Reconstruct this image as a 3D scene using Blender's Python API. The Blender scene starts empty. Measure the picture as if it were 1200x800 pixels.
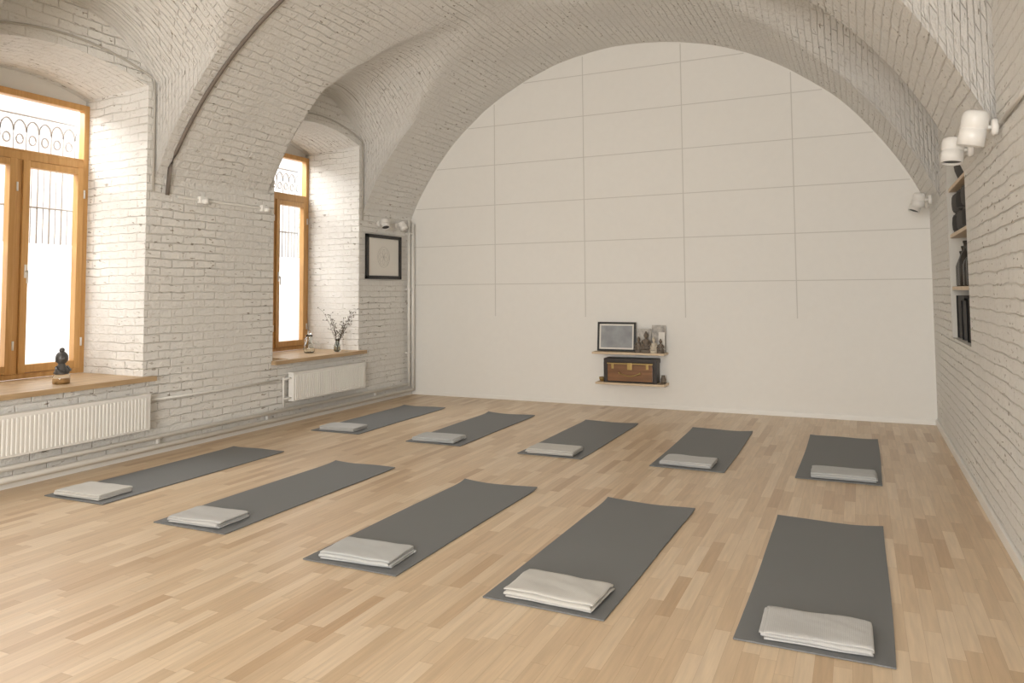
import bpy, math, random
from mathutils import Vector, Matrix, noise
random.seed(7)
sc=bpy.context.scene
XL,XR,YB,YR=-5.92,0.72,9.26,-4.2
CX,CZ,RR=-2.65,1.05,3.6
BAYS=[7.20,3.98,0.76,-2.46]
HW=0.88
def main_z(x): return CZ+math.sqrt(max(0,RR*RR-(x-CX)**2))
def bay(y):
    for c in BAYS:
        if abs(y-c)<=HW: return c
    return None
def ceil_z(x,y):
    m=main_z(x); c=bay(y)
    if c is None: return m
    e=min(x-XL,XR-x)
    l=3.42+0.26*e+0.50*(1-((y-c)/HW)**2)
    k=0.05
    h=max(k-abs(m-l),0)/k
    return max(m,l)+h*h*k*0.25
# ---------------------------------------------------------------- materials
def newmat(name):
    m=bpy.data.materials.new(name); m.use_nodes=True
    nt=m.node_tree; b=nt.nodes['Principled BSDF']
    return m,nt,b
def simple(name,col,rough=0.6,metal=0.0,bump=0.0,bscale=60,var=0.0,alpha=None,trans=0.0,ior=1.45):
    m,nt,b=newmat(name)
    b.inputs['Base Color'].default_value=(*col,1)
    b.inputs['Roughness'].default_value=rough
    b.inputs['Metallic'].default_value=metal
    if trans: b.inputs['Transmission Weight'].default_value=trans; b.inputs['IOR'].default_value=ior
    tc=nt.nodes.new('ShaderNodeTexCoord'); n=nt.nodes.new('ShaderNodeTexNoise')
    n.inputs['Scale'].default_value=bscale; n.inputs['Detail'].default_value=4
    nt.links.new(tc.outputs['Object'],n.inputs['Vector'])
    if var:
        mx=nt.nodes.new('ShaderNodeMix'); mx.data_type='RGBA'
        mx.inputs['A'].default_value=(*[c*(1-var) for c in col],1)
        mx.inputs['B'].default_value=(*[min(1,c*(1+var)) for c in col],1)
        nt.links.new(n.outputs['Fac'],mx.inputs['Factor']); nt.links.new(mx.outputs['Result'],b.inputs['Base Color'])
    if bump:
        bp=nt.nodes.new('ShaderNodeBump'); bp.inputs['Strength'].default_value=bump; bp.inputs['Distance'].default_value=0.003
        nt.links.new(n.outputs['Fac'],bp.inputs['Height']); nt.links.new(bp.outputs['Normal'],b.inputs['Normal'])
    return m
def brick_mat(name,col,strength=0.6,chips=0.64,rough=0.75,namp=1.1,mort=.35):
    m,nt,b=newmat(name); N=nt.nodes.new; L=nt.links.new
    tc=N('ShaderNodeTexCoord')
    nz=N('ShaderNodeTexNoise'); nz.inputs['Scale'].default_value=5; nz.inputs['Detail'].default_value=3
    L(tc.outputs['UV'],nz.inputs['Vector'])
    sub=N('ShaderNodeVectorMath'); sub.operation='SUBTRACT'; sub.inputs[1].default_value=(.5,.5,.5); L(nz.outputs['Color'],sub.inputs[0])
    sc_=N('ShaderNodeVectorMath'); sc_.operation='SCALE'; sc_.inputs['Scale'].default_value=0.035; L(sub.outputs[0],sc_.inputs[0])
    add=N('ShaderNodeVectorMath'); add.operation='ADD'; L(tc.outputs['UV'],add.inputs[0]); L(sc_.outputs[0],add.inputs[1])
    br=N('ShaderNodeTexBrick'); br.offset=.5
    br.inputs['Scale'].default_value=1; br.inputs['Brick Width'].default_value=0.26; br.inputs['Row Height'].default_value=0.078
    br.inputs['Mortar Size'].default_value=0.008; br.inputs['Mortar Smooth'].default_value=1.0
    br.inputs['Color1'].default_value=(1,1,1,1); br.inputs['Color2'].default_value=(.6,.6,.6,1); br.inputs['Mortar'].default_value=(0,0,0,1)
    L(add.outputs[0],br.inputs['Vector'])
    n2=N('ShaderNodeTexNoise'); n2.inputs['Scale'].default_value=22; n2.inputs['Detail'].default_value=6; n2.inputs['Roughness'].default_value=.65; L(tc.outputs['UV'],n2.inputs['Vector'])
    n3=N('ShaderNodeTexNoise'); n3.inputs['Scale'].default_value=1.3; n3.inputs['Detail'].default_value=4; L(tc.outputs['UV'],n3.inputs['Vector'])
    pm=N('ShaderNodeMapRange'); pm.inputs['From Min'].default_value=.38; pm.inputs['From Max'].default_value=.62; pm.inputs['To Min'].default_value=.35; pm.inputs['To Max'].default_value=1; L(n3.outputs['Fac'],pm.inputs['Value'])
    bm_=N('ShaderNodeMath'); bm_.operation='MULTIPLY'; L(br.outputs['Color'],bm_.inputs[0]); L(pm.outputs[0],bm_.inputs[1])
    ma=N('ShaderNodeMath'); ma.operation='MULTIPLY_ADD'; ma.inputs[1].default_value=namp; L(n2.outputs['Fac'],ma.inputs[0]); L(bm_.outputs[0],ma.inputs[2])
    bp=N('ShaderNodeBump'); bp.inputs['Strength'].default_value=strength; bp.inputs['Distance'].default_value=0.014
    L(ma.outputs[0],bp.inputs['Height']); L(bp.outputs['Normal'],b.inputs['Normal'])
    mx=N('ShaderNodeMix'); mx.data_type='RGBA'
    mx.inputs['A'].default_value=(*[c*.93 for c in col],1); mx.inputs['B'].default_value=(*col,1)
    mr=N('ShaderNodeMapRange'); mr.inputs['From Min'].default_value=.35; mr.inputs['From Max'].default_value=.65; L(n3.outputs['Fac'],mr.inputs['Value']); L(mr.outputs[0],mx.inputs['Factor'])
    mo=N('ShaderNodeMix'); mo.data_type='RGBA'; mo.blend_type='MULTIPLY'; mo.inputs['B'].default_value=(.86,.83,.78,1)
    fm=N('ShaderNodeMath'); fm.operation='MULTIPLY'; fm.inputs[1].default_value=mort; L(br.outputs['Fac'],fm.inputs[0])
    L(fm.outputs[0],mo.inputs['Factor']); L(mx.outputs['Result'],mo.inputs['A'])
    mp=N('ShaderNodeMapping'); mp.inputs['Scale'].default_value=(12,34,1); L(tc.outputs['UV'],mp.inputs['Vector'])
    n4=N('ShaderNodeTexNoise'); n4.inputs['Scale'].default_value=1; n4.inputs['Detail'].default_value=3; L(mp.outputs[0],n4.inputs['Vector'])
    c1=N('ShaderNodeMapRange'); c1.inputs['From Min'].default_value=chips; c1.inputs['From Max'].default_value=chips+.03; L(n4.outputs['Fac'],c1.inputs['Value'])
    c2=N('ShaderNodeMapRange'); c2.inputs['From Min'].default_value=.42; c2.inputs['From Max'].default_value=.6; c2.inputs['To Min'].default_value=.25; L(n3.outputs['Fac'],c2.inputs['Value'])
    c3=N('ShaderNodeMath'); c3.operation='MULTIPLY'; L(c1.outputs[0],c3.inputs[0]); L(c2.outputs[0],c3.inputs[1])
    mc=N('ShaderNodeMix'); mc.data_type='RGBA'; mc.inputs['B'].default_value=(.36,.31,.25,1)
    L(c3.outputs[0],mc.inputs['Factor']); L(mo.outputs['Result'],mc.inputs['A']); L(mc.outputs['Result'],b.inputs['Base Color'])
    b.inputs['Roughness'].default_value=rough
    return m
def floor_mat():
    m,nt,b=newmat('parquet'); N=nt.nodes.new; L=nt.links.new
    tc=N('ShaderNodeTexCoord'); sp=N('ShaderNodeSeparateXYZ'); L(tc.outputs['Object'],sp.inputs[0])
    def math_(op,a,bv=None,c=None):
        n=N('ShaderNodeMath'); n.operation=op
        for i,v in enumerate((a,bv,c)):
            if v is None: continue
            if isinstance(v,(int,float)): n.inputs[i].default_value=v
            else: L(v,n.inputs[i])
        return n.outputs[0]
    W,LEN=0.068,0.5
    row=math_('FLOOR',math_('DIVIDE',sp.outputs['X'],W))
    wn=N('ShaderNodeTexWhiteNoise'); wn.noise_dimensions='1D'; L(row,wn.inputs['W'])
    yy=math_('ADD',math_('DIVIDE',sp.outputs['Y'],LEN),math_('MULTIPLY',wn.outputs['Value'],7.0))
    cell=math_('FLOOR',yy)
    cb=N('ShaderNodeCombineXYZ'); L(row,cb.inputs[0]); L(cell,cb.inputs[1])
    w2=N('ShaderNodeTexWhiteNoise'); w2.noise_dimensions='3D'; L(cb.outputs[0],w2.inputs['Vector'])
    cr=N('ShaderNodeValToRGB'); L(w2.outputs['Value'],cr.inputs[0])
    e=cr.color_ramp.elements
    e[0].position=0; e[0].color=(.51,.345,.20,1)
    e[1].position=1; e[1].color=(.715,.565,.395,1)
    x=cr.color_ramp.elements.new(.14); x.color=(.59,.43,.27,1)
    x=cr.color_ramp.elements.new(.6); x.color=(.65,.49,.32,1)
    ad=N('ShaderNodeVectorMath'); ad.operation='MULTIPLY_ADD'; L(w2.outputs['Color'],ad.inputs[0]); ad.inputs[1].default_value=(9,9,9); L(tc.outputs['Object'],ad.inputs[2])
    mp=N('ShaderNodeMapping'); mp.inputs['Scale'].default_value=(55,3.2,1); L(ad.outputs[0],mp.inputs[0])
    gn=N('ShaderNodeTexNoise'); gn.inputs['Scale'].default_value=1; gn.inputs['Detail'].default_value=5; L(mp.outputs[0],gn.inputs['Vector'])
    mr=N('ShaderNodeMapRange'); mr.inputs['From Min'].default_value=.3; mr.inputs['From Max'].default_value=.7; mr.inputs['To Min'].default_value=.89; mr.inputs['To Max'].default_value=1.06; L(gn.outputs['Fac'],mr.inputs['Value'])
    ml=N('ShaderNodeVectorMath'); ml.operation='SCALE'; L(cr.outputs[0],ml.inputs[0]); L(mr.outputs[0],ml.inputs['Scale'])
    fx=math_('FRACT',math_('DIVIDE',sp.outputs['X'],W)); fy=math_('FRACT',yy)
    gx=math_('LESS_THAN',math_('MINIMUM',fx,math_('SUBTRACT',1.0,fx)),0.012)
    gy=math_('LESS_THAN',math_('MINIMUM',fy,math_('SUBTRACT',1.0,fy)),0.0022)
    g=math_('MAXIMUM',gx,gy)
    mx=N('ShaderNodeMix'); mx.data_type='RGBA'; mx.inputs['B'].default_value=(.36,.22,.11,1)
    L(math_('MULTIPLY',g,0.5),mx.inputs['Factor']); L(ml.outputs[0],mx.inputs['A']); L(mx.outputs['Result'],b.inputs['Base Color'])
    b.inputs['Roughness'].default_value=.34
    b.inputs['Specular IOR Level'].default_value=.5
    bp=N('ShaderNodeBump'); bp.inputs['Strength'].default_value=.12; bp.inputs['Distance'].default_value=.001
    L(math_('SUBTRACT',gn.outputs['Fac'],g),bp.inputs['Height']); L(bp.outputs[0],b.inputs['Normal'])
    return m
def wood(name,c1,c2,axis='Y',rough=.45,scale=30):
    m,nt,b=newmat(name); N=nt.nodes.new; L=nt.links.new
    tc=N('ShaderNodeTexCoord'); mp=N('ShaderNodeMapping')
    s={'X':(2,scale,scale),'Y':(scale,2,scale),'Z':(scale,scale,2)}[axis]
    mp.inputs['Scale'].default_value=s; L(tc.outputs['Object'],mp.inputs[0])
    n=N('ShaderNodeTexNoise'); n.inputs['Scale'].default_value=1; n.inputs['Detail'].default_value=5; n.inputs['Distortion'].default_value=.4; L(mp.outputs[0],n.inputs['Vector'])
    cr=N('ShaderNodeValToRGB'); cr.color_ramp.elements[0].position=.3; cr.color_ramp.elements[1].position=.7
    cr.color_ramp.elements[0].color=(*c1,1); cr.color_ramp.elements[1].color=(*c2,1)
    L(n.outputs['Fac'],cr.inputs[0]); L(cr.outputs[0],b.inputs['Base Color']); b.inputs['Roughness'].default_value=rough
    bp=N('ShaderNodeBump'); bp.inputs['Strength'].default_value=.2; bp.inputs['Distance'].default_value=.001; L(n.outputs['Fac'],bp.inputs['Height']); L(bp.outputs[0],b.inputs['Normal'])
    return m
M_brick=brick_mat('painted_brick',(.86,.84,.795),1.0,.64,namp=1.4)
M_vault=brick_mat('painted_brick_vault',(.86,.84,.795),1.0,.64,namp=2.0)
M_plaster=simple('plaster',(.84,.82,.775),.7,bump=.2,bscale=14,var=.02)
M_groove=simple('panel_joint',(.66,.64,.59),.8)
M_white=simple('white_enamel',(.86,.84,.795),.35,bump=.05)
M_pipe=simple('pipe_paint',(.83,.81,.76),.4,bump=.1)
M_lampw=simple('lamp_white',(.80,.78,.74),.4)
M_dark=simple('dark_lens',(.03,.03,.03),.4)
M_floor=floor_mat()
M_frame=wood('window_wood',(.54,.285,.09),(.66,.38,.14),'Z',.4)
M_sill=wood('sill_wood',(.38,.25,.13),(.56,.40,.235),'Y',.45,18)
M_shelf=wood('shelf_wood',(.58,.44,.29),(.72,.57,.40),'X',.5)
M_black=simple('black_frame',(.018,.017,.016),.4)
M_paper=simple('paper',(.80,.77,.71),.8)
M_ink=simple('ink',(.42,.41,.38),.8)
M_cable=simple('cable',(.17,.14,.115),.6)
M_cablew=simple('cable_light',(.50,.47,.42),.6)
M_iron=simple('iron_grille',(.36,.35,.34),.5)
def glass_mat(name,frost):
    m=bpy.data.materials.new(name); m.use_nodes=True; nt=m.node_tree; nt.nodes.clear()
    o=nt.nodes.new('ShaderNodeOutputMaterial'); mx=nt.nodes.new('ShaderNodeMixShader')
    if frost:
        t=nt.nodes.new('ShaderNodeBsdfTranslucent'); t.inputs[0].default_value=(.95,.95,.95,1); mx.inputs[0].default_value=.25
        t2=nt.nodes.new('ShaderNodeBsdfTransparent'); nt.links.new(t.outputs[0],mx.inputs[1]); nt.links.new(t2.outputs[0],mx.inputs[2])
    else:
        t=nt.nodes.new('ShaderNodeBsdfTransparent'); g=nt.nodes.new('ShaderNodeBsdfGlossy'); g.inputs['Roughness'].default_value=.02
        mx.inputs[0].default_value=.05; nt.links.new(t.outputs[0],mx.inputs[1]); nt.links.new(g.outputs[0],mx.inputs[2])
    nt.links.new(mx.outputs[0],o.inputs[0]); return m
M_glass=glass_mat('window_glass',False); M_frost=glass_mat('frosted_film',True)
def fabric(name,c,w=.06,bump=.30):
    m,nt,b=newmat(name); N=nt.nodes.new; L=nt.links.new
    tc=N('ShaderNodeTexCoord'); wv=N('ShaderNodeTexWave'); wv.inputs['Scale'].default_value=40; wv.bands_direction='X'; wv.inputs['Distortion'].default_value=2.0; wv.inputs['Detail'].default_value=2; wv.inputs['Detail Scale'].default_value=3
    L(tc.outputs['Object'],wv.inputs[0]); n=N('ShaderNodeTexNoise'); n.inputs['Scale'].default_value=11; n.inputs['Detail'].default_value=5; L(tc.outputs['Object'],n.inputs[0])
    a=N('ShaderNodeMath'); a.operation='MULTIPLY_ADD'; a.inputs[1].default_value=.40; L(wv.outputs['Fac'],a.inputs[0]); L(n.outputs['Fac'],a.inputs[2])
    mx=N('ShaderNodeMix'); mx.data_type='RGBA'; mx.inputs['A'].default_value=(*[k*(1-w) for k in c],1); mx.inputs['B'].default_value=(*[k*(1+w) for k in c],1)
    L(a.outputs[0],mx.inputs['Factor'])
    L(mx.outputs['Result'],b.inputs['Base Color']); b.inputs['Roughness'].default_value=.95; b.inputs['Sheen Weight'].default_value=.1
    bp=N('ShaderNodeBump'); bp.inputs['Strength'].default_value=bump; bp.inputs['Distance'].default_value=.004; L(a.outputs[0],bp.inputs['Height']); L(bp.outputs[0],b.inputs['Normal'])
    return m
M_mat=simple('mat_rubber',(.165,.17,.172),.6,bump=.35,bscale=260,var=.10)
M_towels=[fabric('towel_cloth',(.475,.47,.455)),fabric('towel_cloth_b',(.52,.505,.47)),fabric('towel_cloth_c',(.455,.46,.45))]
# ---------------------------------------------------------------- builder
class B:
    def __init__(s): s.v=[];s.f=[];s.mi=[];s.sm=[];s.mats=[];s.uv=[]
    def mat(s,m):
        if m not in s.mats: s.mats.append(m)
        return s.mats.index(m)
    def add(s,vs,fs,m,smooth=False,uv=None):
        o=len(s.v); s.v+=[tuple(v) for v in vs]; k=s.mat(m)
        s.uv+= uv if uv else [(v[1]+v[0],v[2]) for v in vs]
        for f in fs: s.f.append([i+o for i in f]); s.mi.append(k); s.sm.append(smooth)
    def box(s,a,b,m,bev=0.0,rot=None,piv=None):
        x0,x1=sorted((a[0],b[0]));y0,y1=sorted((a[1],b[1]));z0,z1=sorted((a[2],b[2]))
        if bev<=0:
            vs=[(x,y,z) for x in(x0,x1) for y in(y0,y1) for z in(z0,z1)]
            fs=[(0,1,3,2),(4,6,7,5),(0,4,5,1),(2,3,7,6),(0,2,6,4),(1,5,7,3)]
        else:
            import bmesh
            bm=bmesh.new(); bmesh.ops.create_cube(bm,size=1)
            for v in bm.verts: v.co=Vector(((x0+x1)/2+v.co.x*(x1-x0),(y0+y1)/2+v.co.y*(y1-y0),(z0+z1)/2+v.co.z*(z1-z0)))
            bmesh.ops.bevel(bm,geom=bm.edges[:],offset=bev,segments=2,profile=.7,affect='EDGES')
            bm.verts.ensure_lookup_table(); vs=[v.co.copy() for v in bm.verts]; fs=[[v.index for v in f.verts] for f in bm.faces]; bm.free()
        if rot is not None:
            p=Vector(piv) if piv else Vector(((x0+x1)/2,(y0+y1)/2,(z0+z1)/2)); R=rot.to_3x3()
            vs=[p+R@(Vector(v)-p) for v in vs]
        s.add(vs,fs,m)
    def lathe(s,prof,c,m,n=24,axis=None,smooth=True):
        vs=[];fs=[]
        for r,z in prof:
            for i in range(n):
                a=2*math.pi*i/n; v=Vector((r*math.cos(a),r*math.sin(a),z))
                if axis is not None: v=axis.to_3x3()@v
                vs.append(v+Vector(c))
        for j in range(len(prof)-1):
            for i in range(n): fs.append((j*n+i,j*n+(i+1)%n,(j+1)*n+(i+1)%n,(j+1)*n+i))
        s.add(vs,fs,m,smooth)
    def tube(s,pts,r,m,n=10,rad=None):
        pts=[Vector(p) for p in pts]; vs=[];fs=[]
        up=Vector((0,0,1))
        for i,p in enumerate(pts):
            t=(pts[min(i+1,len(pts)-1)]-pts[max(i-1,0)]).normalized()
            a=t.cross(up if abs(t.z)<.95 else Vector((1,0,0))).normalized(); b=t.cross(a)
            rr=rad[i] if rad else r
            for k in range(n):
                q=2*math.pi*k/n; vs.append(p+a*math.cos(q)*rr+b*math.sin(q)*rr)
        for i in range(len(pts)-1):
            for k in range(n): fs.append((i*n+k,i*n+(k+1)%n,(i+1)*n+(k+1)%n,(i+1)*n+k))
        fs.append(tuple(range(n))[::-1]); fs.append(tuple((len(pts)-1)*n+k for k in range(n)))
        s.add(vs,fs,m,True)
    def sphere(s,c,r,m,sc3=(1,1,1),n=16):
        vs=[];fs=[]
        K=n//2
        for j in range(K+1):
            t=math.pi*j/K
            for i in range(n):
                a=2*math.pi*i/n; vs.append((c[0]+r*sc3[0]*math.sin(t)*math.cos(a),c[1]+r*sc3[1]*math.sin(t)*math.sin(a),c[2]+r*sc3[2]*math.cos(t)))
        for j in range(K):
            for i in range(n): fs.append((j*n+i,(j+1)*n+i,(j+1)*n+(i+1)%n,j*n+(i+1)%n))
        s.add(vs,fs,m,True)
    def done(s,name,origin=None):
        me=bpy.data.meshes.new(name); 
        o=Vector(origin) if origin else Vector((0,0,0))
        me.from_pydata([Vector(v)-o for v in s.v],[],s.f)
        for m in s.mats: me.materials.append(m)
        for p,k,sm in zip(me.polygons,s.mi,s.sm): p.material_index=k; p.use_smooth=sm
        ul=me.uv_layers.new(name='UVMap')
        for l in me.loops: ul.data[l.index].uv=s.uv[l.vertex_index]
        me.update(); ob=bpy.data.objects.new(name,me); ob.location=o; sc.collection.objects.link(ob); return ob
# ---------------------------------------------------------------- room shell
b=B(); b.box((XL-.02,YR,-.1),(XR+.02,YB+.02,0),M_floor); b.done('floor')
xs=[CX+RR*math.sin(t) for t in [math.asin((XL-CX)/RR)+(math.asin((XR-CX)/RR)-math.asin((XL-CX)/RR))*i/150 for i in range(151)]]
ys=set(); y=YR
while y<YB: ys.add(round(y,4)); y+=.05
ys.add(YB)
for c in BAYS:
    for k in (-HW-.002,-HW,HW,HW+.002): ys.add(round(c+k,4))
ys=sorted(ys)
b=B(); vs=[];uv=[];fs=[]
for j,y in enumerate(ys):
    cb_=bay(y); tt=0 if cb_ is None else (y-cb_)/HW
    for i,x in enumerate(xs):
        z=ceil_z(x,y) 
        n_=noise.noise((x*1.5,y*1.5,z*1.5))*.014+noise.noise((x*5,y*5,0))*.007
        vs.append((x,y,z+n_)); uv.append((y-(z-main_z(x))*tt,RR*math.asin((x-CX)/RR)))
n=len(xs)
for j in range(len(ys)-1):
    for i in range(n-1): fs.append((j*n+i,j*n+n+i,j*n+n+i+1,j*n+i+1))
b.add(vs,fs,M_vault,True,uv); b.done('ceiling')
SILL=.72
REC=[(c-.78,c+.79) for c in BAYS]
def rtop(y,r):
    c=(r[0]+r[1])/2; h=(r[1]-r[0])/2
    return 3.40+.13*(1-((y-c)/h)**2)
def side_wall(name,X,openings,topf,flip):
    b=B(); yy=set(); y=YR
    while y<YB: yy.add(round(y,4)); y+=.06
    yy.add(YB)
    for c in BAYS: yy.add(round(c-HW,4)); yy.add(round(c+HW,4))
    for o in openings: yy.add(round(o[0],4)); yy.add(round(o[1],4))
    yy=sorted(yy)
    for a,c in zip(yy,yy[1:]):
        if c-a<1e-4: continue
        e=1e-3; m=(a+c)/2
        ta=ceil_z(X,a+e)+.03; tc=ceil_z(X,c-e)+.03
        segs=[((0,0),(ta,tc))]
        for o in openings:
            if o[0]<=m<=o[1]:
                segs=[((0,0),(o[2],o[2])),((topf(a,o),topf(c,o)),(ta,tc))]
        for (l0,l1),(h0,h1) in segs:
            v=[(X,a,l0),(X,c,l1),(X,c,h1),(X,a,h0)]
            b.add(v,[(0,1,2,3) if flip else (3,2,1,0)],M_brick,False,[(p[1],p[2]) for p in v])
    return b
OL=[(r[0],r[1],SILL-.03) for r in REC]
b=side_wall('wall_left',XL,OL,lambda y,o:rtop(y,o),True)
XW=-6.84
for r,c in zip(REC,BAYS):
    w0=c-.49; w1=c+.85
    N=14
    def quad(p,uvs): b.add(p,[(0,1,2,3)],M_brick,False,uvs)
    zt=3.40
    for (ya,yb,fl) in ((r[0],w0,1),(r[1],w1,0)):
        p=[(XL,ya,SILL-.03),(XW-.15,yb,SILL-.03),(XW-.15,yb,zt),(XL,ya,zt)]
        u=[(0.13,p[0][2]),(1.2,p[1][2]),(1.2,p[2][2]),(.13,p[3][2])]
        quad(p if fl else p[::-1],u if fl else u[::-1])
    for i in range(N):
        t0,t1=i/N,(i+1)/N
        ya,yb=r[0]+(r[1]-r[0])*t0,r[0]+(r[1]-r[0])*t1
        wa,wb=w0+(w1-w0)*t0,w0+(w1-w0)*t1
        p=[(XL,ya,rtop(ya,r)),(XL,yb,rtop(yb,r)),(XW-.15,wb,rtop(yb,r)-.04),(XW-.15,wa,rtop(ya,r)-.04)]
        quad(p,[(q[1],q[0]) for q in p])
    b.box((XW-.15,w0-.05,3.30),(XW-.02,w1+.05,3.56),M_plaster)
    b.box((XW-.15,w0-.3,SILL-.06),(XL-.002,w1,SILL-.04),M_plaster)
b.done('wall_left')
NY0,NY1,NZ0,NZ1=6.30,7.50,1.04,2.98
b=side_wall('wall_right',XR,[(NY0,NY1,NZ0)],lambda y,o:NZ1,False)
D=.30
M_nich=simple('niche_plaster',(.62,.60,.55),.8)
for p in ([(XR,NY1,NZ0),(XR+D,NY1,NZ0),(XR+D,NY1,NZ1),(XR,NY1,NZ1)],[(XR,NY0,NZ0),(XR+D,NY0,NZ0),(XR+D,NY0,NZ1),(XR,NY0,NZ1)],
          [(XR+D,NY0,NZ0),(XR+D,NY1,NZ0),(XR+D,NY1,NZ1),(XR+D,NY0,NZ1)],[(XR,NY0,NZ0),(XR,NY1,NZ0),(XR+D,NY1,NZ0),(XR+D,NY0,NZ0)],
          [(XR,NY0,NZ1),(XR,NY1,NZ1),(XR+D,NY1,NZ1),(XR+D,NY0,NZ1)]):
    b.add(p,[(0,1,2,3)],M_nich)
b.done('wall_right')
for nm,Y in (('wall_back',YB),('wall_rear',YR)):
    b=B(); N=80
    for i in range(N):
        a,c=XL+(XR-XL)*i/N,XL+(XR-XL)*(i+1)/N
        v=[(a,Y,0),(c,Y,0),(c,Y,main_z(c)+.04),(a,Y,main_z(a)+.04)]
        b.add(v,[(0,1,2,3)],M_plaster)
    b.done(nm)
b=B()
VX=[-4.56,-3.25,-1.95,-.66]; VZ=[1.57,2.12,2.67,3.23,3.78,4.33]
for x in VX: b.box((x-.006,YB-.003,1.13),(x+.006,YB+.001,main_z(x)-.02),M_groove)
for z in VZ:
    if z<=main_z(XL): x0,x1=XL,XR
    else:
        w=math.sqrt(RR**2-(z-CZ)**2); x0,x1=max(XL,CX-w)+.02,min(XR,CX+w)-.02
    b.box((x0,YB-.003,z-.005),(x1,YB+.001,z+.005),M_groove)
b.done('trim_1')
b=B(); b.box((XL+.02,YB-.02,0),(XR-.02,YB-.001,.05),M_white,.004); b.done('baseboard_back')
b=B(); b.box((XR-.02,YR,0),(XR-.001,YB-.02,.07),M_white,.004); b.done('baseboard_right')
b=B(); b.box((XL+.001,YR,0),(XL+.02,YB-.02,.05),M_white,.004); b.done('baseboard_left')
b=B(); X=-9.6
b.add([(X,-8,-.5),(X,26,-.5),(X,26,5.2),(X,-8,5.2)],[(0,1,2,3)],brick_mat('yard_wall_brick',(.86,.85,.83),.5,.72),False,[(0,0),(34,0),(34,5.7),(0,5.7)])
b.done('wall_exterior')
# ---------------------------------------------------------------- windows
def window(c,i):
    b=B(); y0,y1=c-.49,c+.85; z0,z1=SILL+.0,3.31; X=XW; my=c+.18; tz=2.72
    def bx(ya,yb,za,zb,xa=-.04,xb=.04,m=M_frame): b.box((X+xa,ya,za),(X+xb,yb,zb),m,.006)
    f=.06
    bx(y0,y0+f,z0,z1);bx(y1-f,y1,z0,z1);bx(y0+f,y1-f,z0,z0+.05);bx(y0+f,y1-f,z1-f,z1);bx(y0+f,y1-f,tz-.035,tz+.035);bx(my-.025,my+.025,z0+.05,tz-.035)
    for a,d in ((y0+f,my-.025),(my+.025,y1-f)):
        s=.065;za,zb=z0+.05,tz-.035
        bx(a+.004,a+s,za,zb,-.015,.058);bx(d-s,d-.004,za,zb,-.015,.058);bx(a+s,d-s,za+.004,za+s+.01,-.015,.058);bx(a+s,d-s,zb-s,zb-.004,-.015,.058)
        b.add([(X+.01,a+s,za+s),(X+.01,d-s,za+s),(X+.01,d-s,zb-s),(X+.01,a+s,zb-s)],[(0,1,2,3)],M_glass)
        zf=z0+(zb-z0)*.62
        b.add([(X-.012,a+s,za+s),(X-.012,d-s,za+s),(X-.012,d-s,zf),(X-.012,a+s,zf)],[(0,1,2,3)],M_frost)
        b.box((X+.058,(a+.03),za+.85),(X+.066,(a+.05),za+.97),M_white,.003)
        b.box((X+.066,(a+.032),za+.90),(X+.10,(a+.048),za+.915),M_white,.003)
        b.box((X+.09,(a+.032),za+.80),(X+.10,(a+.048),za+.915),M_white,.003)
        for hz in (za+.25,zb-.25): b.tube([(X+.062,d-.002,hz-.04),(X+.062,d-.002,hz+.04)],.009,M_lampw,8)
    bx(y0+f,y1-f,tz+.035,tz+.06,-.015,.03)
    b.add([(X,y0+f,tz+.03),(X,y1-f,tz+.03),(X,y1-f,z1-f),(X,y0+f,z1-f)],[(0,1,2,3)],M_glass)
    g=b; G=X-.25
    y=y0-.06
    while y<y1+.12:
        g.tube([(G,y,.75),(G,y,3.0)],.009,M_iron,6)
        k=[(G,y+.06-.06*math.cos(t),3.0+.11*math.sin(t)) for t in [math.pi*q/14 for q in range(15)]]
        g.tube(k,.009,M_iron,6)
        k=[(G,y+.06+.032*math.cos(t),2.93+.045*math.sin(t)) for t in [2*math.pi*q/16 for q in range(17)]]
        g.tube(k,.008,M_iron,6)
        g.tube([(G,y+.06,.75),(G,y+.06,2.80)],.006,M_iron,6)
        y+=.12
    for z in (.9,2.30,2.80,3.16): g.tube([(G,y0-.1,z),(G,y1+.2,z)],.010,M_iron,6)
    b.done('window_%d'%i)
    s=B(); ye=c+.885
    s.box((XW+.045,y0+.0,SILL-.035),(XL,c+.83,SILL),M_sill,.003)
    s.box((XL+.003,c-.80,SILL-.045),(XL+.07,ye,SILL),M_sill,.006)
    s.done('window_sill')
    r=B(); ra,rb,za,zb=c-.56,c+.79,.25,.56; rx0,rx1=XL+.035,XL+.11
    r.box((rx0,ra,za),(rx1,rb,zb),M_white,.008)
    k=ra+.03
    while k<rb-.03:
        r.box((rx1-.002,k,za+.02),(rx1+.008,k+.018,zb-.02),M_white,.003); k+=.034
    r.box((rx0-.005,ra-.004,zb-.005),(rx1+.004,rb+.004,zb+.012),M_white,.004)
    for q in (ra+.2,rb-.2): r.box((XL+.004,q,za+.05),(rx0+.01,q+.04,zb-.05),M_white)
    xx=(rx0+rx1)/2
    r.tube([(xx,ra-.12,za+.04),(xx,ra+.02,za+.04)],.011,M_pipe,8)
    r.tube([(xx,ra-.12,zb-.05),(xx,ra+.02,zb-.05)],.011,M_pipe,8)
    r.tube([(xx,ra-.12,.192),(xx,ra-.12,zb-.03)],.011,M_pipe,8)
    r.done('radiator')
for i,c in enumerate(BAYS): window(c,i+1)
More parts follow.
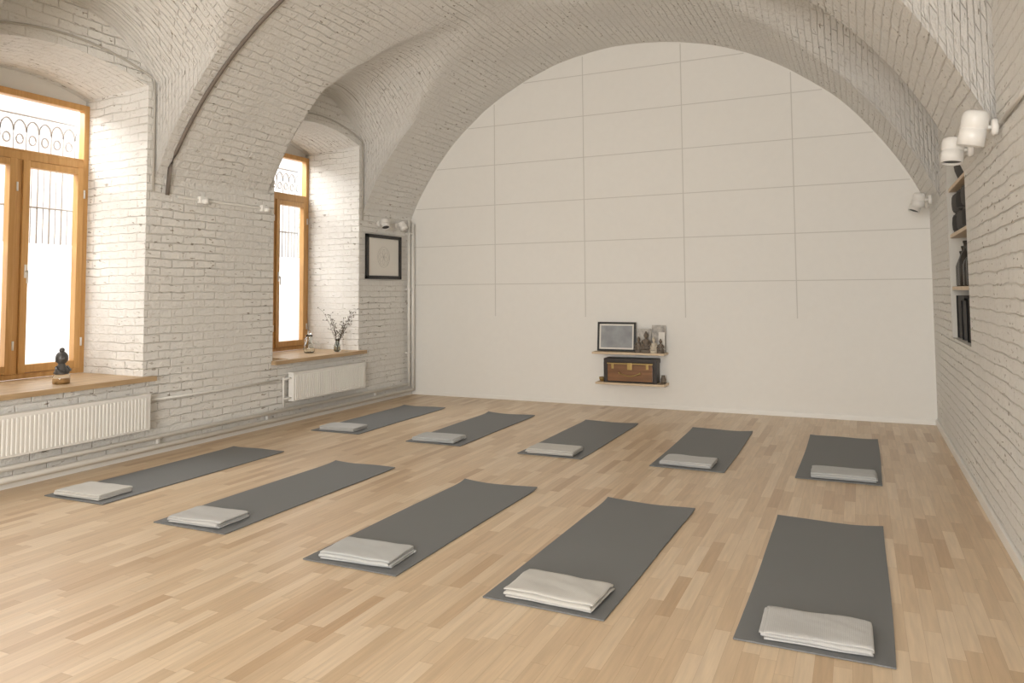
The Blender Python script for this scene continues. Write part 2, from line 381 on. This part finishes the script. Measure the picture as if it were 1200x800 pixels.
# pipes
b=B()
b.tube([(XL+.075,YR+.1,.080),(XL+.075,YB-.12,.080)],.026,M_pipe,12)
b.tube([(XL+.06,YR+.1,.165),(XL+.06,YB-.2,.165)],.022,M_pipe,12)
for y in (2.2,4.9,6.3,8.3): b.box((XL+.025,y,.05),(XL+.05,y+.02,.185),M_pipe)
b.done('heating_pipe')
b=B()
b.tube([(XL+.07,YB-.08,.07),(XL+.07,YB-.08,2.45)],.024,M_pipe,12)
b.tube([(XL+.06,YB-.17,.14),(XL+.06,YB-.17,2.50)],.020,M_pipe,12)
for z in (.6,1.5,2.3): b.box((XL+.004,YB-.18,z),(XL+.08,YB-.07,z+.02),M_pipe)
b.done('riser_pipe')
b=B(); b.tube([(XL+.016,4.80,.50),(XL+.016,5.6,.49),(XL+.016,6.50,.50)],.010,M_pipe,8)
b.done('wall_pipe')
b=B(); pts=[]
for i in range(56):
    t=i/45; x=-5.86+t*3.2; pts.append((x,4.97+.09*t*2.2-.08*t*t,main_z(x)-.022))
pts=[(XL+.02,4.98,2.40)]+pts
b.tube(pts,.018,M_cable,8); b.done('vault_cable')
for c in BAYS[:3]:
    b=B(); z0=2.42
    b.tube([(XL+.012,c+.85,z0),(XL+.012,c+.85,3.30),(XL+.012,c+.84,3.47)]+[(XL+.012,c+.84-1.66*k/10,3.47+.16*(1-((k-5)/5)**2)) for k in range(1,11)]+[(XL+.012,c-.82,3.3)],.010,M_cablew,8)
    b.done('wall_cable')
def spot(base,dirn,name='spotlight',r=.055,l=.16,wall=(-1,0,0)):
    b=B(); base=Vector(base); d=Vector(dirn).normalized(); w=Vector(wall)
    q=d.to_track_quat('Z','Y').to_matrix().to_4x4()
    c=base-w*.11
    b.lathe([(0,-l*.5),(r*.75,-l*.5),(r*.95,-l*.42),(r,-l*.3),(r,-l*.02),(r*.93,0),(r*.93,l*.02),(r,l*.04),(r,l*.5),(r*.9,l*.5),(r*.88,l*.42)],c,M_lampw,24,q)
    b.lathe([(r*.88,l*.42),(0,l*.40)],c,M_dark,24,q,False)
    qw=w.to_track_quat('Z','Y').to_matrix().to_4x4()
    b.lathe([(0,-.0),(.045,-.0),(.045,-.022),(.035,-.03),(0,-.03)],base,M_lampw,20,qw)
    b.tube([base-w*.02,c],.012,M_lampw,8)
    b.done(name)
spot((XR-.05,5.40,2.33),(-.1,-.1,-1),r=.064,l=.16,wall=(1,0,0))
spot((XR-.02,4.70,2.33),(-.2,.1,-1),r=.066,l=.19,wall=(1,0,0))
b=B(); b.tube([(XR-.017,4.62,2.34),(XR-.017,3.5,2.36)],.012,M_pipe,8); b.done('wall_conduit')
spot((XR-.05,8.75,2.33),(-.4,-.2,-1),r=.055,l=.14,wall=(1,0,0))
spot((XR-.05,8.35,2.34),(-.1,.2,-1),r=.055,l=.14,wall=(1,0,0))
spot((XL+.002,8.42,2.40),(.4,-.3,-1),r=.055,l=.13,wall=(-1,0,0))
spot((XL+.002,8.85,2.40),(.5,.3,-1),r=.055,l=.13,wall=(-1,0,0))
b=B(); b.box((XL+.001,5.1,2.385),(XL+.02,6.38,2.405),M_pipe,.004)
for y in (5.35,6.20): b.box((XL+.001,y,2.36),(XL+.045,y+.10,2.43),M_white,.01); b.lathe([(0,0),(.028,0),(.03,-.03),(.02,-.045),(0,-.045)],(XL+.06,y+.05,2.40),M_white,16)
b.done('junction_box')
# ---------------------------------------------------------------- framed drawing
b=B(); y0,y1,z0,z1=8.12,8.94,1.65,2.25; X=XL+.001
for (ya,yb,za,zb) in ((y0,y1,z0,z0+.045),(y0,y1,z1-.045,z1),(y0,y0+.045,z0,z1),(y1-.045,y1,z0,z1)): b.box((X,ya,za),(X+.035,yb,zb),M_black,.003)
b.box((X,y0+.03,z0+.03),(X+.012,y1-.03,z1-.03),M_paper)
cy,cz=(y0+y1)/2,(z0+z1)/2
b.tube([(X+.014,cy+.14*math.cos(t),cz+.14*math.sin(t)) for t in [2*math.pi*k/32 for k in range(33)]],.0014,M_ink,5)
for k in range(6):
    a=k*math.pi/3; b.tube([(X+.014,cy+.06*math.cos(a)+.06*math.cos(t),cz+.06*math.sin(a)+.06*math.sin(t)) for t in [2*math.pi*j/16 for j in range(17)]],.0010,M_ink,5)
b.done('framed_drawing')
# ---------------------------------------------------------------- back wall shelves + items
for z,x0,x1 in ((.70,-3.09,-2.17),(.325,-3.05,-2.17)):
    b=B(); b.box((x0,YB-.24,z-.025),(x1,YB-.001,z),M_shelf,.003)
    for x in (x0+.12,x1-.12): b.box((x,YB-.2,z-.035),(x+.02,YB-.001,z-.025),M_white)
    b.done('wall_shelf')
M_photo=simple('photo_print',(.30,.31,.32),.5,bscale=6,var=.6)
M_photo2=simple('photo_print_b',(.45,.42,.38),.5,bscale=22,var=.8)
b=B(); R=Matrix.Rotation(-.12,4,'X'); Y=YB-.10; pv=(-2.79,Y,.702)
x0,x1,z0,z1=-3.06,-2.56,.703,1.07
for a in ((x0,x1,z0,z0+.025),(x0,x1,z1-.025,z1),(x0,x0+.025,z0,z1),(x1-.025,x1,z0,z1)):
    b.box((a[0],Y-.02,a[2]),(a[1],Y,a[3]),M_black,.003,R,pv)
b.box((x0+.02,Y-.012,z0+.02),(x1-.02,Y-.004,z1-.02),M_paper,0,R,pv)
b.box((x0+.045,Y-.014,z0+.045),(x1-.045,Y-.011,z1-.045),M_photo,0,R,pv)
b.done('framed_photo')
b=B()
b.box((-2.545,Y-.0,.703),(-2.37,Y+.006,.99),M_photo2,0,R,(-2.46,Y,.70))
b.box((-2.36,Y+.01,.703),(-2.19,Y+.016,1.04),M_photo2,0,R,(-2.3,Y,.70))
b.box((-2.27,Y-.02,.703),(-2.19,Y-.015,.95),M_paper,0,R,(-2.2,Y,.70))
b.done('postcards')
M_brass=simple('brass',(.42,.30,.12),.35,.8); M_stone=simple('stone',(.16,.13,.10),.6); M_bone=simple('ivory',(.62,.55,.44),.6)
def figurine(x,y,z,s,m,name='figurine'):
    b=B()
    b.lathe([(0,0),(.055*s,0),(.06*s,.012*s),(.05*s,.03*s),(.045*s,.035*s)],(x,y,z),m,20)
    b.sphere((x-.028*s,y-.01*s,z+.05*s),.03*s,m,(1.1,1,.7)); b.sphere((x+.028*s,y-.01*s,z+.05*s),.03*s,m,(1.1,1,.7))
    b.lathe([(.03*s,.04*s),(.034*s,.06*s),(.028*s,.085*s),(.036*s,.115*s),(.03*s,.135*s),(.012*s,.145*s),(.012*s,.155*s)],(x,y,z),m,18)
    for q in (-1,1): b.tube([(x+q*.034*s,y,z+.125*s),(x+q*.05*s,y-.008*s,z+.095*s),(x+q*.02*s,y-.035*s,z+.065*s)],.011*s,m,8)
    b.sphere((x,y,z+.178*s),.026*s,m,(.92,1,1.12)); b.sphere((x,y,z+.21*s),.011*s,m)
    b.sphere((x,y-.025*s,z+.176*s),.006*s,m)
    b.done(name)
figurine(-2.50,YB-.175,.70,.9,M_stone); figurine(-2.405,YB-.18,.70,1.2,M_stone); figurine(-2.31,YB-.18,.70,.9,M_bone); figurine(-2.225,YB-.185,.70,.8,M_stone)
M_cowood=wood('chest_wood',(.16,.075,.03),(.27,.13,.055),'X',.35); M_leather=simple('chest_leather',(.03,.022,.018),.45,bump=.3)
b=B(); x0,x1,ya,yb,z0,z1=-2.94,-2.27,YB-.23,YB-.01,.327,.627
b.box((x0+.01,ya+.01,z0),(x1-.01,yb,z0+.285),M_leather,.012)
b.box((x0+.05,ya+.002,z0+.02),(x1-.05,ya+.02,z0+.225),M_cowood,.006)
b.box((x0,ya+.0,z0+.24),(x1,yb+.002,z0+.30),M_leather,.014)
for x in (x0,x1-.045): b.box((x,ya,z0),(x+.045,ya+.03,z0+.25),M_leather,.006)
b.box((x0+.045,ya-.002,z0+.228),(x1-.045,ya+.012,z0+.242),M_brass,.003)
b.box(((x0+x1)/2-.03,ya-.010,z0+.16),((x0+x1)/2+.03,ya+.012,z0+.245),M_brass,.006)
b.tube([((x0+x1)/2-.13+.26*k/12,ya-.010-.008*math.sin(math.pi*k/12),z0+.12-.035*math.sin(math.pi*k/12)) for k in range(13)],.007,M_brass,8)
for q in (-.13,.13): b.sphere(((x0+x1)/2+q,ya-.004,z0+.12),.014,M_brass)
for x in (x0+.1,x1-.13): b.box((x,ya-.006,z0+.17),(x+.03,ya+.012,z0+.24),M_brass,.003)
b.done('wooden_chest')
b=B(); b.lathe([(0,0),(.025,0),(.040,.03),(.042,.05),(.038,.05),(.022,.008),(0,.006)],(-2.995,YB-.12,.326),M_brass,24)
b.done('singing_bowl')
b=B(); b.lathe([(0,0),(.028,0),(.034,.05),(.02,.085),(.02,.1),(0,.1)],(-2.215,YB-.12,.326),M_stone,20); b.done('incense_jar')
# ---------------------------------------------------------------- sill items
M_gl=simple('clear_glass',(.92,.95,.95),.03,trans=1.0); M_amber=simple('amber_wax',(.65,.35,.12),.4)
def statue(x,y,z):
    b=B(); m=simple('bronze_dark',(.085,.08,.075),.4,.2); 
    b.lathe([(0,0),(.062,0),(.066,.01),(.066,.06),(.058,.075),(.05,.08)],(x,y,z),M_gl,28)
    b.lathe([(0,.008),(.05,.008),(.05,.04),(0,.042)],(x,y,z),M_amber,24)
    b.lathe([(.0,.075),(.055,.08),(.06,.09),(.05,.115),(.032,.15),(.026,.165),(.022,.175)],(x,y,z),m,24)
    b.sphere((x,y,z+.215),.052,m,(.9,.95,1.1),20); b.sphere((x,y,z+.28),.022,m)
    b.sphere((x+.045,y-.01,z+.21),.012,m)
    for q in (-1,1): b.sphere((x,y+q*.05,z+.205),.014,m,(.6,.5,1.6))
    for q in (-1,1): b.tube([(x,y+q*.045,z+.14),(x+.03,y+q*.055,z+.11),(x+.05,y+q*.01,z+.10)],.013,m,8)
    b.done('statuette')
statue(-6.12,4.14,SILL)
def jug(x,y,z):
    b=B(); b.lathe([(0,.004),(.055,.004),(.068,.02),(.072,.07),(.05,.12),(.034,.15),(.036,.20),(.046,.225),(.043,.225),(.032,.20),(.030,.15),(.046,.118),(.068,.07),(.063,.024),(.05,.01),(0,.01)],(x,y,z),M_gl,28)
    b.tube([(x,y-.036,z+.20),(x,y-.075,z+.19),(x,y-.085,z+.14),(x,y-.058,z+.10)],.006,M_gl,8)
    b.lathe([(0,.226),(.02,.226),(.024,.25),(.012,.262),(.018,.275),(0,.285)],(x,y,z),M_gl,20)
    b.done('glass_carafe')
jug(-6.25,7.42,SILL)
def twigs(x,y,z):
    b=B(); mv=simple('vase_glass',(.75,.8,.78),.05,trans=1.0); mt=simple('twig',(.09,.065,.045),.8); ml=simple('dried_leaf',(.16,.14,.10),.8)
    b.lathe([(0,.003),(.035,.003),(.042,.02),(.04,.08),(.022,.13),(.026,.16),(.023,.16),(.019,.13),(.036,.08),(.038,.022),(0,.01)],(x,y,z),mv,24)
    rnd=random.Random(4)
    for i in range(10):
        a=rnd.uniform(0,6.28); sp=rnd.uniform(.10,.32); h=rnd.uniform(.30,.52)
        pts=[]
        for k in range(9):
            t=k/8; pts.append((x+math.cos(a)*sp*.7*t**1.6+rnd.uniform(-.006,.006),y+math.sin(a)*sp*1.0*t**1.6+rnd.uniform(-.006,.006),z+.02+h*t))
        b.tube(pts,.002,mt,5,[.0034*(1-.6*k/8) for k in range(9)])
        for k in range(3,9):
            for q in range(2):
                p=Vector(pts[k]); o=Vector((rnd.uniform(-.05,.05),rnd.uniform(-.05,.05),rnd.uniform(.0,.05)))
                b.tube([p,p+o*.6,p+o],.0012,mt,4); b.sphere(p+o,.007,ml,(1,.8,1.1),8)
    b.done('dried_branch_vase')
twigs(-6.02,7.68,SILL)
# ---------------------------------------------------------------- niche content
M_cush=simple('dark_cushion',(.045,.042,.04),.95,bump=.4); M_cush2=simple('dark_cushion_b',(.09,.085,.08),.95,bump=.4)
SH=[1.48,1.93,2.33]
for z in SH:
    b=B(); b.box((XR+.012,NY0+.002,z-.03),(XR+D-.002,NY1-.002,z),M_shelf,.003); b.done('niche_shelf')
def cushion(x,y,z,r,h,m,name='meditation_cushion'):
    b=B(); pr=[(0,0),(r*.8,0),(r*.97,h*.18),(r,h*.5),(r*.97,h*.82),(r*.8,h),(r*.2,h*.96),(0,h*.93)]
    b.lathe(pr,(x,y,z),m,28)
    for t in (.1,.9): b.lathe([(r*.9,h*t-.006),(r*.93,h*t),(r*.9,h*t+.006)],(x,y,z),M_cush2,28)
    b.done(name)
for y in (7.33,7.03,6.70):
    for k in range(2): cushion(XR+.145,y,1.932+k*.17,.13,.165,M_cush if (k+int(y*10))%2 else M_cush2)
def rolled(x,y,z,h,r,m,name='rolled_mat'):
    b=B(); vs=[];fs=[];K=90
    for i in range(K+1):
        t=i/K; a=t*9*math.pi; q=r*(.25+.75*t); vs+=[(x+q*math.cos(a),y+q*math.sin(a),z),(x+q*math.cos(a),y+q*math.sin(a),z+h)]
    for i in range(K): fs.append((2*i,2*i+2,2*i+3,2*i+1))
    b.add(vs,fs,m,True); b.lathe([(0,h*.985),(r*.97,h*.985)],(x,y,z),M_dark,24); b.done(name)
for i,y in enumerate((7.40,7.24,7.08,6.92,6.76,6.60,6.44)): rolled(XR+.10+.04*(i%2),y,NZ0+.003,.36-.02*(i%3),.07,[M_cush2,M_cush,M_cush2][i%3])
M_bottle=simple('dark_bottle',(.03,.025,.02),.2)
for i,y in enumerate((7.40,7.25,7.10,6.92,6.66,6.48)):
    b=B(); s=1+.12*(i%3); b.lathe([(0,0),(.045*s,0),(.05*s,.01),(.05*s,.17*s),(.04*s,.2*s),(.016*s,.24*s),(.016*s,.28*s),(.02*s,.285*s),(.02*s,.30*s),(0,.30*s)],(XR+.085,y,1.482),M_bottle,20); b.done('bottle')
b=B(); b.lathe([(0,0),(.07,0),(.075,.02),(.11,.12),(.115,.16),(.105,.16),(.065,.03),(0,.02)],(XR+.15,7.25,2.332),M_cush2,28); b.done('clay_bowl')
# ---------------------------------------------------------------- mats and towels
MATS=[(-0.22,3.30,-.004),(-1.38,3.25,-.022),(-2.52,3.31,-.004),(-3.85,3.45,.006),(-5.13,3.58,.02),(-0.19,6.26,-.003),(-1.33,6.21,.004),(-2.55,6.22,-.004),(-3.79,6.29,.01),(-5.05,6.40,.02)]
def yoga_mat(i,x,y,a):
    W,Lh,th=.61,1.85,.006; nx,ny=20,60; r=random.Random(i)
    c=[0,0,r.uniform(.2,1)*.010,r.uniform(.2,1)*.010]
    top=[]
    for j in range(ny+1):
        for k in range(nx+1):
            u,v=k/nx,j/ny
            z=.0012+.0009*(noise.noise((u*4+i*9,v*9,0))+.8)
            for (cu,cv),h in zip(((0,0),(1,0),(1,1),(0,1)),c):
                d=math.hypot((u-cu)*W,(v-cv)*Lh); z+=h*max(0,1-d/.22)**2
            z+=max(0,1-(1-v)*Lh/.10)**2*.003*(1+math.sin(u*7+i))
            top.append((u*W-W/2+.004*math.sin(v*5+i),v*Lh,z))
    n=nx+1; up=[(p[0],p[1],p[2]+th) for p in top]; fs=[];fb=[]
    for j in range(ny):
        for k in range(nx):
            q=j*n+k; fs.append((q,q+1,q+n+1,q+n)); fb.append((q,q+n,q+n+1,q+1))
    b=B(); b.add(up,fs,M_mat,True); b.add(top,fb,M_mat,True)
    o=len(top); sd=[]
    for k in range(nx): sd.append((k,o+k,o+k+1,k+1)); q=ny*n+k; sd.append((q,q+1,o+q+1,o+q))
    for j in range(ny): q=j*n; sd.append((q,q+n,o+q+n,o+q)); q=j*n+nx; sd.append((q,o+q,o+q+n,q+n))
    b.add(up+top,sd,M_mat,False)
    ob=b.done('yoga_mat'); ob.location=(x,y,0); ob.rotation_euler=(0,0,a)
def towel(i,x,y,a,m,w=.44,d=.28):
    b=B(); r=random.Random(50+i); plies=4; t=.0102; NX=40
    prof=[]
    ends=[(-d/2+r.uniform(-.004,.006),d/2+r.uniform(-.012,.004)) for _ in range(plies)]
    M=16
    for k in range(plies):
        y0,y1=ends[k]; zc=t*(k+.5)
        row=[(y0+t/2+(y1-y0-t)*q/M,zc,k) for q in range(M+1)]
        if k%2: row=row[::-1]
        prof+=row
        if k<plies-1:
            side=row[-1][0]; sgn=1 if k%2==0 else -1
            for q in range(1,6):
                an=math.pi*q/6; prof.append((side+sgn*math.sin(an)*t*.62,zc+t*.5-math.cos(an)*t*.5,k+.5))
    P=len(prof); h=t*.46
    nr=[]
    for q in range(P):
        p0=prof[max(q-1,0)]; p1=prof[min(q+1,P-1)]; dy,dz=p1[0]-p0[0],p1[1]-p0[1]; l=math.hypot(dy,dz) or 1
        nr.append((-dz/l,dy/l))
    ring=[(q,1) for q in range(P)]+[(P-1,0.5),(P-1,-0.5)]+[(q,-1) for q in range(P-1,-1,-1)]+[(0,-.5),(0,.5)]
    K=len(ring); vs=[];fs=[]
    sk=[r.uniform(-.012,.012) for _ in range(plies+1)]; wl=[r.uniform(-.009,.009) for _ in range(plies+1)]
    for k in range(NX+1):
        u=k/NX; u=.5-.5*math.cos(math.pi*u) if .0<u<1 else u
        xn=(u-.5)
        e=min(u,1-u)*w; sh=max(.12,math.sqrt(max(0,1-(1-min(1,e/(h*1.1)))**2)))
        for (q,sg) in ring:
            py,pz,pk=prof[q]; ny_,nz_=nr[q]
            ki=int(pk); fr=pk-ki
            s=sk[ki]*(1-fr)+sk[min(ki+1,plies-1)]*fr; ww=wl[ki]*(1-fr)+wl[min(ki+1,plies-1)]*fr
            X=xn*(w+ww*2)+s*.6+noise.noise((py*8,pk*1.3,i))*.006
            out=abs(sg)<1
            yy=py+ny_*h*sg*sh+(-.5*h if out else 0)
            zz=pz+nz_*h*sg*sh
            wr=(noise.noise((X*5+i*5,py*7,i))*.005+noise.noise((X*5+i,py*20+X*8,i*2.))*.003)*min(1,pz/(t*2.5))
            eu=max(0,1-(.5-abs(xn))*w/.035); ev=max(0,1-(d/2-abs(py))/.030)
            zz=zz*(1-.10*eu*eu-.10*ev*ev)+wr
            yy+=noise.noise((X*6,pk*1.1,i+9))*.006+s*xn*1.2
            vs.append((X,yy,max(.0004,zz)))
    for k in range(NX):
        for q in range(K): fs.append((k*K+q,k*K+(q+1)%K,(k+1)*K+(q+1)%K,(k+1)*K+q))
    for base,rev in ((0,True),(NX*K,False)):
        for q in range(P-1):
            f=(base+q,base+q+1,base+(K-3-(q+1)),base+(K-3-q))
            fs.append(f[::-1] if rev else f)
    b.add(vs,fs,m,True)
    ob=b.done('folded_towel'); ob.location=(x,y,.0105); ob.rotation_euler=(0,0,a)
TW=[(.015,.17,0.03),(0.02,.18,-.03),(.0,.18,.05),(-.01,.17,.04),(-.02,.17,.03),(.03,.18,.02),(-.02,.19,-.03),(-.01,.18,.02),(-.03,.18,.03),(-.02,.18,.03)]
for i,(x,y,a) in enumerate(MATS):
    yoga_mat(i,x,y,a); dx,dy,ra=TW[i]
    towel(i,x+dx,y+dy,a+ra,M_towels[i%3],w=.44+.02*((i*7)%3-1),d=.27+.01*((i*5)%3))
# ---------------------------------------------------------------- light
w=bpy.data.worlds.new('World'); sc.world=w; w.use_nodes=True
bg=w.node_tree.nodes['Background']; bg.inputs[0].default_value=(1,1,1,1); bg.inputs[1].default_value=1.9
def area(name,loc,rot,sx,sy,p,col=(1,.995,.985)):
    l=bpy.data.lights.new(name,'AREA'); l.shape='RECTANGLE'; l.size=sx; l.size_y=sy; l.energy=p; l.color=col
    o=bpy.data.objects.new(name,l); o.location=loc; o.rotation_euler=rot; sc.collection.objects.link(o); return o
for c in BAYS: area('window_daylight',(XW-1.3,c+.2,4.3),(0,math.radians(-50),0),1.6,2.6,290)
area('rear_fill',(-1.2,YR+.3,1.9),(math.radians(90),0,math.radians(14)),3.6,3,530)  # added fill light behind the camera; the rear wall has no window
# ---------------------------------------------------------------- camera
cam=bpy.data.cameras.new('camera'); co=bpy.data.objects.new('camera',cam); sc.collection.objects.link(co); sc.camera=co
cam.sensor_width=36; cam.lens=873.9/1200*36; cam.shift_y=-(400-292.5)/1200; cam.clip_start=.05
yaw,pit,rol=math.radians(24.92),math.radians(3.23),math.radians(-.43)
F=Vector((-math.sin(yaw)*math.cos(pit),math.cos(yaw)*math.cos(pit),math.sin(pit)))
R_=Vector((math.cos(yaw),math.sin(yaw),0)); U=R_.cross(F)
R2=R_*math.cos(rol)+U*math.sin(rol); U2=-R_*math.sin(rol)+U*math.cos(rol)
m=Matrix((R2,U2,-F)).transposed().to_4x4(); m.translation=Vector((0,0,1.463)); co.matrix_world=m
sc.view_settings.view_transform='Standard'
sc.view_settings.look='None'
